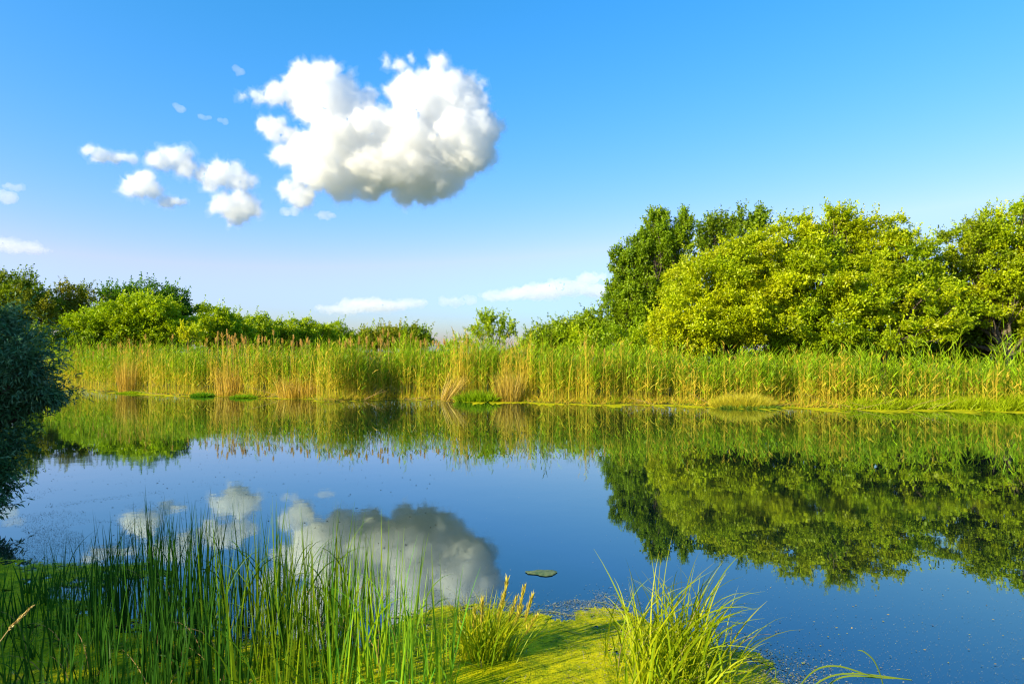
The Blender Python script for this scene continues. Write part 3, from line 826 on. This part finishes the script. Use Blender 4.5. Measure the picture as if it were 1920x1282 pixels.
def litter():
    rb = Ribbons(); n = 900
    x = rng.uniform(-4.5, 3, n); y = rng.uniform(4.8, 8, n)
    m = inside([ground_pt(*p) for p in MATS['main']], x, y) | inside([ground_pt(*p) for p in MATS['left']], x, y)
    x, y = x[m], y[m]; n = len(x); a = rng.uniform(0, 6.28, n)
    c = np.array([[.16, .10, .04], [.3, .22, .1], [.1, .12, .03], [.4, .34, .2]])[rng.integers(4, size=n)]
    rb.add(np.stack([x, y, np.full(n, .022)], 1), norm(np.stack([np.cos(a), np.sin(a), rng.uniform(-.02, .12, n)], 1)), rng.gamma(2, .035, n), rng.uniform(.003, .010, n), 0.0, c, seg=3, face=np.tile([[0, 0, 1.]], (n, 1)))
    tag(link('plant_litter', rb.mesh('plant_litter', M_DRY)), 'broken brown stalk and leaf bits lying on the duckweed', 'plant litter', kind='stuff')
litter()

# duckweed rim along the far shore
def shore_rim():
    pxs = np.arange(110, 2100, 1.2); x = px_to_x(pxs); ys = shoreY(x)
    wd = np.interp(pxs, [110, 180, 230, 330, 360, 520, 640, 780, 860, 880, 1000, 1300, 1500, 1700, 2100], [.3, .4, 1.3, 1.3, .6, .8, .4, .4, .4, 1.8, 1.7, 1.7, 2.2, 2.3, 2.0])
    wd = wd * np.clip(.8 + 1.3 * vn(x, .8, 2) + .9 * vn(x, 3.1, 7) + .5 * vn(x, 9, 5), .02, 2)
    a = np.stack([x, ys - wd, np.full(len(x), .005)], 1); b = np.stack([x, ys + .6, np.full(len(x), .005)], 1)
    n = len(x); V = np.concatenate([a, b]); i = np.arange(n - 1)
    me = npmesh('shore_duckweed', V, np.stack([i, i + 1, i + 1 + n, i + n], 1), mats=[M_SHOREDUCK])
    tag(link('shore_duckweed', me), 'thin golden yellow duckweed rim along the far waterline', 'duckweed', kind='stuff')
shore_rim()

# ------------------------------------------------------------------ foreground plants
CG = np.array([.018, .075, .008]); CG2 = np.array([.04, .13, .01]); CY = np.array([.25, .38, .006])  # sedge greens, shaded to sunlit, with the light put into the colour
def sedge_mesh(n, h, col, col2, spreadr=.09, lean=.16, width=.0145, droop=.12, kinked=.12, wind=(.05, 0, 0), name='sedge_clump'):
    rb = Ribbons()
    a = rng.uniform(0, 6.28, n)
    base = np.stack([np.cos(a), np.sin(a), np.zeros(n)], 1) * (rng.random((n, 1)) * spreadr)
    base[:, 2] = -.05
    d0 = norm(np.stack([np.cos(a) * rng.random(n) * lean + rng.normal(0, lean * .35, n), np.sin(a) * rng.random(n) * lean + rng.normal(0, lean * .35, n), np.ones(n)], 1))
    m = rng.random((n, 1)); c = (np.asarray(col) * m + np.asarray(col2) * (1 - m)) * rng.uniform(.8, 1.25, (n, 1))
    hh = h * rng.uniform(.45, 1.0, n)
    dr = droop * rng.uniform(0, 1.5, n)
    k = rng.random(n) < kinked
    dr[k] = rng.uniform(.9, 2.2, k.sum())
    f = norm(np.stack([rng.normal(0, .6, n), -np.ones(n), np.zeros(n)], 1))
    rb.add(base, d0, hh, width * rng.uniform(.6, 1.3, n), dr, c * [1.05, .95, .9], c, seg=9, wind=wind, face=f, taper=.45)
    return rb
def with_dead(rb, n=3):
    a = rng.uniform(0, 6.28, n)
    rb.add(np.stack([np.cos(a) * .06, np.sin(a) * .06, np.full(n, -.03)], 1), norm(np.stack([rng.normal(0, .35, n), rng.normal(0, .3, n), np.ones(n)], 1)),
           rng.uniform(.25, .75, n), .008, rng.uniform(.4, 2.4, n), np.array([.34, .22, .09]) * rng.uniform(.6, 1.2, (n, 1)), seg=7, taper=.4)
    return rb
def top_at(py, Y): return CAMZ - (py - HY) / F * Y

def left_blades():
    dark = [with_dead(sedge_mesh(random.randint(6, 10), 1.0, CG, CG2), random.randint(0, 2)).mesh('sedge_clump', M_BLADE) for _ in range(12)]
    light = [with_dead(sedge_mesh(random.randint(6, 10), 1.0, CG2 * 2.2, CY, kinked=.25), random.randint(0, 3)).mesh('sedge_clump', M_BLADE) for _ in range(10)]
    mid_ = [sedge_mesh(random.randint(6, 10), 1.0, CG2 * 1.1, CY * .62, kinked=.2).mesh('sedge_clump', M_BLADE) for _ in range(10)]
    spots = []
    tries = 0
    while len(spots) < 165 and tries < 20000:
        tries += 1
        Y = random.uniform(4.9, 8.3); px = random.uniform(-30, 850)
        py0 = HY + CAMZ * F / Y
        lim = np.interp(px, [-30, 60, 150, 280, 420, 560, 700, 850], [1130, 1110, 1090, 1095, 1120, 1140, 1160, 1200])
        if py0 < lim: continue
        if px > 780 and py0 < 1240: continue
        dn = .55 if px < 140 else 1
        if random.random() > dn: continue
        if any(abs(px - a) * Y / F < .12 and abs(Y - b) < .18 for a, b in spots): continue
        spots.append((px, Y))
    for (px, Y) in spots:
        topy = np.interp(px, [-30, 60, 150, 230, 300, 420, 520, 600, 680, 780, 850], [1030, 1030, 985, 950, 915, 900, 915, 920, 935, 960, 1045]) + random.gauss(8, 22)
        base_py = HY + CAMZ * F / Y
        h = top_at(topy, Y)
        if base_py > 1260: h = top_at(topy + random.uniform(20, 150), Y)
        h = max(.5, min(h, 1.9))
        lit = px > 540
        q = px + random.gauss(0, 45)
        me = random.choice(dark if q < 430 else (mid_ if q < 640 else light))  # shade at left and sun at right painted into the blade colour
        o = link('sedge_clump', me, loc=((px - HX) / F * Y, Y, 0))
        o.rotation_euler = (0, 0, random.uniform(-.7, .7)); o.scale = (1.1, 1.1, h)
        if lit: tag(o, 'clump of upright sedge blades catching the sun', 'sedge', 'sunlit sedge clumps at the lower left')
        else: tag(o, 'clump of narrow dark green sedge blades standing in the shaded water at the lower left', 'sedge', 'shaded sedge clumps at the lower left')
left_blades()

def merge(rbs): 
    pass

# big arching sunlit sedge on the right
def big_sedge():
    rb = Ribbons()
    N = 440
    px = np.clip(rng.normal(1250, 70, N), 1120, 1400); Y = rng.uniform(5.3, 6.5, N)
    back = (Y > 6.2) & (px > 1300); Y[back] = 5.8
    base = np.stack([(px - HX) / F * Y, Y, np.full(N, -.03)], 1)
    tu = rng.integers(11, size=N); tl = rng.normal(.10, .2, 11)
    px = px * .45 + (1150 + 22 * tu) * .55; base[:, 0] = (px - HX) / F * Y
    d0 = norm(np.stack([tl[tu] + rng.normal(.03, .2, N), rng.normal(.0, .22, N), np.ones(N)], 1))
    big = rng.random(N) < .3
    L = np.where(big, rng.uniform(.85, 1.35, N), rng.uniform(.35, .8, N))
    L = L * np.interp(px, [1120, 1200, 1300, 1400], [.75, 1.0, .9, .6])
    m = rng.random((N, 1)); c = (np.array([.18, .30, .005]) * m + np.array([.34, .38, .006]) * (1 - m)) * rng.uniform(.75, 1.15, (N, 1))
    f = norm(np.stack([rng.normal(0, .7, N), -np.ones(N), rng.normal(0, .3, N)], 1))
    rb.add(base, d0, L, rng.uniform(.009, .019, N), rng.uniform(.1, 1.4, N), c, c * [1.1, 1, 1], seg=9, wind=(.38, 0, 0), face=f, taper=.4)
    o0 = base.mean(0); o0[2] = 0
    rb.V = [v - o0 for v in rb.V]
    root = empty('arching_sedge', o0)
    tag(root, 'large sunlit arching sedge tussock leaning right over the duckweed edge', 'sedge')
    link('blades', rb.mesh('blades', M_BLADE), root)
    rb = Ribbons()
    n = 26
    b = base[rng.integers(N, size=n)] - o0
    rb.add(b, norm(np.stack([rng.normal(.2, .4, n), rng.normal(0, .2, n), np.ones(n)], 1)), rng.uniform(.3, .9, n), .008, rng.uniform(.3, 1.6, n), np.array([.42, .3, .16]) * rng.uniform(.7, 1.1, (n, 1)), seg=8, wind=(.2, 0, 0), taper=.4)
    d = link('dead_blades', rb.mesh('dead_blades', M_DRY), root); d['label'] = 'brown withered blades'
big_sedge()

# the small yellow flowering grass
def flowering_grass():
    Y = 6.35; x0 = (915 - HX) / F * Y
    root = empty('flowering_grass', (x0, Y, 0))
    tag(root, 'yellow flowering grass clump with branched seed heads left of the arching sedge', 'grass')
    rb = Ribbons(); N = 360
    a = rng.uniform(0, 6.28, N)
    base = np.stack([rng.normal(0, .11, N), rng.normal(0, .10, N), np.full(N, -.02)], 1)
    d0 = norm(np.stack([rng.normal(.05, .22, N) + base[:, 0] * 1.2, rng.normal(0, .25, N), np.ones(N)], 1))
    m = rng.random((N, 1)); c = np.array([.42, .44, .008]) * m + np.array([.16, .30, .008]) * (1 - m)
    rb.add(base, d0, rng.uniform(.2, .68, N), rng.uniform(.007, .017, N), rng.uniform(.1, 1.1, N), c, c * [1.15, 1, .9], seg=7, wind=(.15, 0, 0), face=norm(np.stack([rng.normal(0, .6, N), -np.ones(N), np.zeros(N)], 1)), taper=.5)
    link('blades', rb.mesh('blades', M_BLADE), root)
    for (px, py, bx) in ((952, 1085, 925), (985, 1100, 950), (968, 1125, 935), (944, 1120, 920), (905, 1125, 900), (998, 1112, 965), (978, 1140, 945), (890, 1150, 885), (1005, 1150, 960)):
        tip = np.array([(px - HX) / F * Y - x0, 0, top_at(py, Y)]); b = np.array([(bx - HX) / F * Y - x0, 0, 0])
        tip[1] = rng.normal(0, .06)
        tb = Tubes(); tb.limb(b, tip, .004, .0025, .03, 6, 5)
        st = link('stem', tb.mesh('stem', M_GREENSTEM), root)
        r2 = Ribbons(); n = 150; t = rng.random(n); p = tip + (b - tip) * (t * .42)[:, None]
        aa = rng.uniform(0, 6.28, n)
        dd = norm(np.stack([np.cos(aa) * .35, np.sin(aa) * .35, np.ones(n)], 1) + norm(tip - b) * .5)
        r2.add(p, dd, rng.uniform(.025, .09, n), .013, .1, np.array([.56, .48, .06]) * rng.uniform(.7, 1.2, (n, 1)), seg=2)
        link('seed_head', r2.mesh('seed_head', M_DRY), st)
M_GREENSTEM = noise_mat('green_stem', (.16, .2, .02), (.28, .28, .03), 8)
flowering_grass()

# arching blades at the bottom right corner
def corner_blades():
    Y = 5.6
    def pt(px, py, dy=0): return P(px, py, Y + dy)
    rootloc = P(1475, 1300, Y); rootloc[2] = 0
    root = empty('arching_grass', rootloc)
    tag(root, 'few long arching grass blades over dark water at the bottom right', 'grass')
    curves = [[(1470, 1330), (1520, 1262), (1570, 1248), (1640, 1268), (1700, 1272)], [(1480, 1330), (1540, 1275), (1600, 1262), (1700, 1273), (1708, 1274)],
              [(1660, 1330), (1655, 1280), (1640, 1240), (1620, 1221), (1608, 1218)], [(1425, 1330), (1435, 1270), (1450, 1252), (1455, 1262), (1448, 1300)],
              [(1500, 1340), (1570, 1272), (1650, 1270), (1690, 1272)]]
    for k, cv in enumerate(curves):
        pts = np.array([pt(a, b, .05 * k) for a, b in cv]) - rootloc
        t = np.linspace(0, len(pts) - 1, 22); i = np.clip(t.astype(int), 0, len(pts) - 2)
        # catmull-rom
        q = np.vstack([2 * pts[0] - pts[1], pts, 2 * pts[-1] - pts[-2]])
        u = (t - i)[:, None]; p0, p1, p2, p3 = q[i], q[i + 1], q[i + 2], q[i + 3]
        c = .5 * (2 * p1 + (p2 - p0) * u + (2 * p0 - 5 * p1 + 4 * p2 - p3) * u ** 2 + (3 * p1 - p0 - 3 * p2 + p3) * u ** 3)
        w_ = .012 * np.sin(np.clip(np.linspace(.25, 1, 22), 0, 1) * math.pi) ** .6 + .0015
        tg = norm(np.gradient(c, axis=0)); sd = norm(np.cross(tg, np.array([.3, -1, .3])))
        V = np.stack([c - sd * w_[:, None] / 2, c + np.array([0, -.002, -.002]), c + sd * w_[:, None] / 2], 1).reshape(-1, 3)
        Q = []
        for j in range(21):
            for s_ in (0, 1): Q.append((j * 3 + s_, j * 3 + s_ + 1, j * 3 + s_ + 4, j * 3 + s_ + 3))
        col = np.tile([[.2, .29, .03]], (len(V), 1)) * rng.uniform(.9, 1.1)
        link('blade', npmesh('blade', V, Q, col=col, mats=[M_BLADE]), root)
corner_blades()

# straw coloured seed head at the lower left
def seed_stalk():
    Y = 3.6
    a = P(-90, 1330, Y); b = P(18, 1178, Y); c = P(58, 1138, Y)
    root = empty('grass_stalk', (a[0], a[1], 0)); o0 = np.array([a[0], a[1], 0])
    tag(root, 'straw yellow grass stalk with a knobbly seed head at the lower left edge', 'grass stalk')
    tb = Tubes(); tb.add(np.array([o0 + [-.1, 0, 0], a, (a + b) / 2 + [0, 0, .01], b]) - o0, [.004, .003, .003, .0025], 6)
    st = link('stem', tb.mesh('stem', M_STRAWSOLID), root)
    V = []; rb = Ribbons(); n = 150; t = rng.random(n)
    p = b + (c - b) * t[:, None] + rng.normal(0, .004, (n, 3)) * (1.1 - t)[:, None] - o0
    rb.add(p, norm((c - b) + rng.normal(0, .03, (n, 3))), rng.uniform(.012, .026, n), .009, 0, np.array([.55, .42, .14]) * rng.uniform(.8, 1.2, (n, 1)), seg=2, taper=.8)
    link('seed_head', rb.mesh('seed_head', M_DRY), root)
seed_stalk()

# floating leaf and small floating bits
def floating():
    D0 = ground_pt(1022, 1074)
    n = 28; a = np.linspace(0, 2 * math.pi, n, endpoint=False)
    r = 1 + .12 * np.sin(a * 3) + rng.normal(0, .05, n)
    w0 = np.stack([np.cos(a) * r * .15 - .10 * (np.cos(a) < -.9), np.sin(a) * r * .13, np.full(n, .008)], 1)
    V = np.vstack([w0, w0 * [.6, .6, 1] + [0.01, 0, .008], [[.02, 0, .02]]])
    i = np.arange(n); j = (i + 1) % n
    Q = np.stack([i, j, j + n, i + n], 1); T = np.stack([i + n, j + n, np.full(n, 2 * n)], 1)
    o = link('algae_patch', npmesh('algae_patch', V, Q, T=T, mats=[noise_mat('algae', (.05, .1, .03), (.16, .2, .07), 14, rough=.5, bump=.5)]), loc=(*D0, 0))
    tag(o, 'lone green algae patch drifting on blue water above the duckweed mat', 'algae patch')
floating()

# ------------------------------------------------------------------ clouds
def cloud_mat(density, name):
    m = bpy.data.materials.new(name); m.use_nodes = True
    t = m.node_tree; t.nodes.clear()
    v = t.nodes.new('ShaderNodeVolumeScatter'); v.inputs['Color'].default_value = (.999, .994, .999, 1)
    v.inputs['Density'].default_value = density; v.inputs['Anisotropy'].default_value = 0.0
    o = t.nodes.new('ShaderNodeOutputMaterial'); t.links.new(v.outputs[0], o.inputs['Volume'])
    return m
def shells(a, name): return [cloud_mat(a, name + '_core'), cloud_mat(a * .35, name), cloud_mat(a * .13, name + '_veil')]
CD = 3000.0
M_CLOUD = shells(.0145, 'cloud'); M_THIN = [cloud_mat(.006, 'thin_cloud')]
import bmesh
def ico(sub):
    bm = bmesh.new(); bmesh.ops.create_icosphere(bm, subdivisions=sub, radius=1)
    V = np.array([v.co[:] for v in bm.verts]); T = np.array([[v.index for v in f.verts] for f in bm.faces]); bm.free(); return V, T
IV, IT = ico(2)
def cloud(lobes, label, mat=None, D=CD, voxel=2.6, puff=16, flat=1.0, group=None):
    s = D / F
    balls = []
    big = max(l[2] for l in lobes) > 40
    for lb in lobes:
        px, py, r = lb[:3]; rz = lb[3] if len(lb) > 3 else r * flat
        c = np.array([px, rng.normal(0, r * .25), -py], float)
        e = np.array([r, r * .9, rz])
        balls.append((c, e * .88))
        n = int(puff * max(.4, (r / 40) ** .8))
        for _ in range(n):
            d = norm(rng.normal(0, 1, 3)); d[2] = d[2] if d[2] > -.3 else d[2] * .5
            c2 = c + d * e * .82; k = rng.uniform(.16, .42)
            balls.append((c2, e * k))
            if r > 18:
                for _ in range(4):
                    d2 = norm(rng.normal(0, 1, 3) + d * .8)
                    balls.append((c2 + d2 * e * k * .85, e * k * rng.uniform(.25, .5)))
    Vall, Fall, mi, nv = [], [], [], 0
    ms = mat or M_CLOUD
    for sh, (grow, amp, vx) in enumerate(((0.0, 1.5, voxel), (2.6, 2.2, voxel), (6.5, 3.8, voxel * 1.15)) if len(ms) == 3 else ((1.0, 1.5, voxel),)):
        V = []; T = []; n = 0
        for c, e in balls:
            V.append(c + IV * e); T.append(IT + n); n += len(IV)
        me = npmesh('tmp', np.concatenate(V), None, T=np.concatenate(T))
        o = bpy.data.objects.new('tmp', me); C.objects.link(o)
        md = o.modifiers.new('r', 'REMESH'); md.mode = 'VOXEL'; md.voxel_size = vx
        dg = bpy.context.evaluated_depsgraph_get()
        me2 = bpy.data.meshes.new_from_object(o.evaluated_get(dg))
        bpy.data.objects.remove(o); bpy.data.meshes.remove(me)
        N = len(me2.vertices); co = np.empty(N * 3, np.float32); me2.vertices.foreach_get('co', co); co = co.reshape(-1, 3)
        nr = np.empty(N * 3, np.float32); me2.vertices.foreach_get('normal', nr); nr = nr.reshape(-1, 3)
        off = Vector((0, 0, 0))
        dsp = np.array([mnoise.noise(Vector(p) * .045) * 7 + (mnoise.noise(Vector(p) * .11 + off) * 4 + mnoise.noise(Vector(p) * .3 + off) * 2.6 + mnoise.noise(Vector(p) * .7 + off) * 1.3) * amp for p in co.tolist()])
        k_ = min(1.0, max(l[2] for l in lobes) / 22)
        co = co + nr * (dsp[:, None] * k_ + (.5 if big else 2.2) + grow * (.4 + .6 * k_))
        L = len(me2.loops); vi = np.empty(L, np.int32); me2.loops.foreach_get('vertex_index', vi)
        Vall.append(co); Fall.append(vi.reshape(-1, 4) + nv); mi.append(np.full(L // 4, sh, np.int32)); nv += N
        bpy.data.meshes.remove(me2)
    co = np.concatenate(Vall)
    W = np.stack([(co[:, 0] - HX) * s, D + co[:, 1] * s, CAMZ + (co[:, 2] + HY) * s], 1)
    ctr = W.mean(0); W -= ctr
    me2 = npmesh('cloud', W, np.concatenate(Fall), mats=ms)
    me2.polygons.foreach_set('material_index', np.concatenate(mi)); me2.update()
    o = link('cloud', me2, loc=ctr); me2.name = 'cloud'
    tag(o, label, 'cloud', group)
cloud([(600, 165, 48), (560, 175, 34), (520, 182, 22), (485, 182, 14), (457, 181, 9), (620, 205, 55), (575, 200, 30), (665, 225, 52), (690, 255, 55), (640, 265, 55), (575, 285, 42), (527, 292, 22), (600, 315, 52), (640, 340, 42), (690, 350, 32),
       (700, 300, 70), (770, 300, 80), (805, 195, 62), (760, 165, 34), (748, 122, 13), (725, 118, 7), (770, 108, 6), (822, 120, 19), (852, 172, 46), (880, 205, 42), (903, 155, 9), (895, 240, 42), (860, 285, 68), (800, 345, 42), (760, 358, 30), (835, 335, 45), (885, 275, 48), (790, 240, 50), (718, 250, 42)],
      'largest puffy white cumulus cloud, shaded grey on its lower right')
cloud([(513, 240, 24), (497, 235, 13), (545, 256, 15)], 'small white puff tucked against the left side of the largest cloud', puff=14)
cloud([(560, 365, 24), (535, 355, 16), (580, 372, 12)], 'small cloud puff below the left end of the largest cloud', puff=14)
cloud([(300, 300, 20), (325, 297, 21), (350, 312, 20), (380, 328, 18), (412, 328, 24), (442, 334, 24), (465, 342, 14), (400, 346, 13)], 'elongated white cloud left of the largest, sloping down to the right', puff=16)
cloud([(266, 346, 24), (248, 356, 17), (288, 356, 15)], 'small round white cloud below the left end of the sloping cloud', puff=14)
cloud([(312, 378, 16, 10), (335, 379, 14, 5)], 'smallest flat white cloud under the sloping cloud', puff=12)
cloud([(447, 388, 30), (425, 386, 20), (472, 388, 20), (438, 405, 18)], 'compact round white cloud alone below the sloping cloud', puff=16)
cloud([(188, 291, 16, 11), (165, 281, 12, 7), (215, 296, 14, 7), (240, 299, 16, 6)], 'thin tapering cloud wisp at the upper left', shells(.014, 'wisp_cloud'), puff=12)
cloud([(443, 129, 6, 4), (450, 134, 8, 5), (456, 137, 5, 3), (447, 141, 4, 2)], 'tiny cloud fleck highest at the left of the largest cloud', M_THIN, puff=10)
cloud([(329, 198, 6, 4), (336, 203, 8, 4), (343, 206, 5, 2)], 'tiny cloud fleck between the upper left wisp and the top', M_THIN, puff=10)
cloud([(5, 368, 26, 8), (20, 350, 16, 5)], 'thin cloud wisp touching the left edge', M_THIN, puff=10)
cloud([(545, 398, 16, 8), (612, 405, 22, 4)], 'faint cloud shred under the largest cloud', M_THIN, puff=10)
cloud([(413, 225, 6, 4), (421, 227, 5, 5), (392, 220, 9, 2), (378, 218, 7, 2), (385, 223, 5, 2)], 'faint shred of cloud left of the largest cloud', M_THIN, puff=8)
M_LOW = [cloud_mat(.0024, 'low_cloud')]
cloud([(1010, 548, 70, 13), (940, 555, 45, 8), (1070, 540, 50, 14), (1110, 525, 34, 12), (1130, 545, 60, 14)], 'long flat pinkish cloud low in the sky beside the poplar', M_LOW, D=6000, puff=10)
cloud([(700, 572, 75, 11), (640, 580, 50, 8), (770, 568, 35, 7)], 'long faint cloud bank low above the left reeds', M_LOW, D=6000, puff=10)
cloud([(20, 460, 50, 12), (65, 468, 30, 6)], 'faint pinkish cloud low at the left edge', M_LOW, D=6000, puff=10)
cloud([(850, 566, 22, 6), (880, 563, 14, 4)], 'small faint cloud between the two low cloud banks', M_LOW, D=6000, puff=8)
cloud([(820, 612, 110, 12), (440, 590, 60, 9)], 'hazy cloud strip lying on the middle skyline', [cloud_mat(.00007, 'horizon_cloud')], D=6000, puff=8)
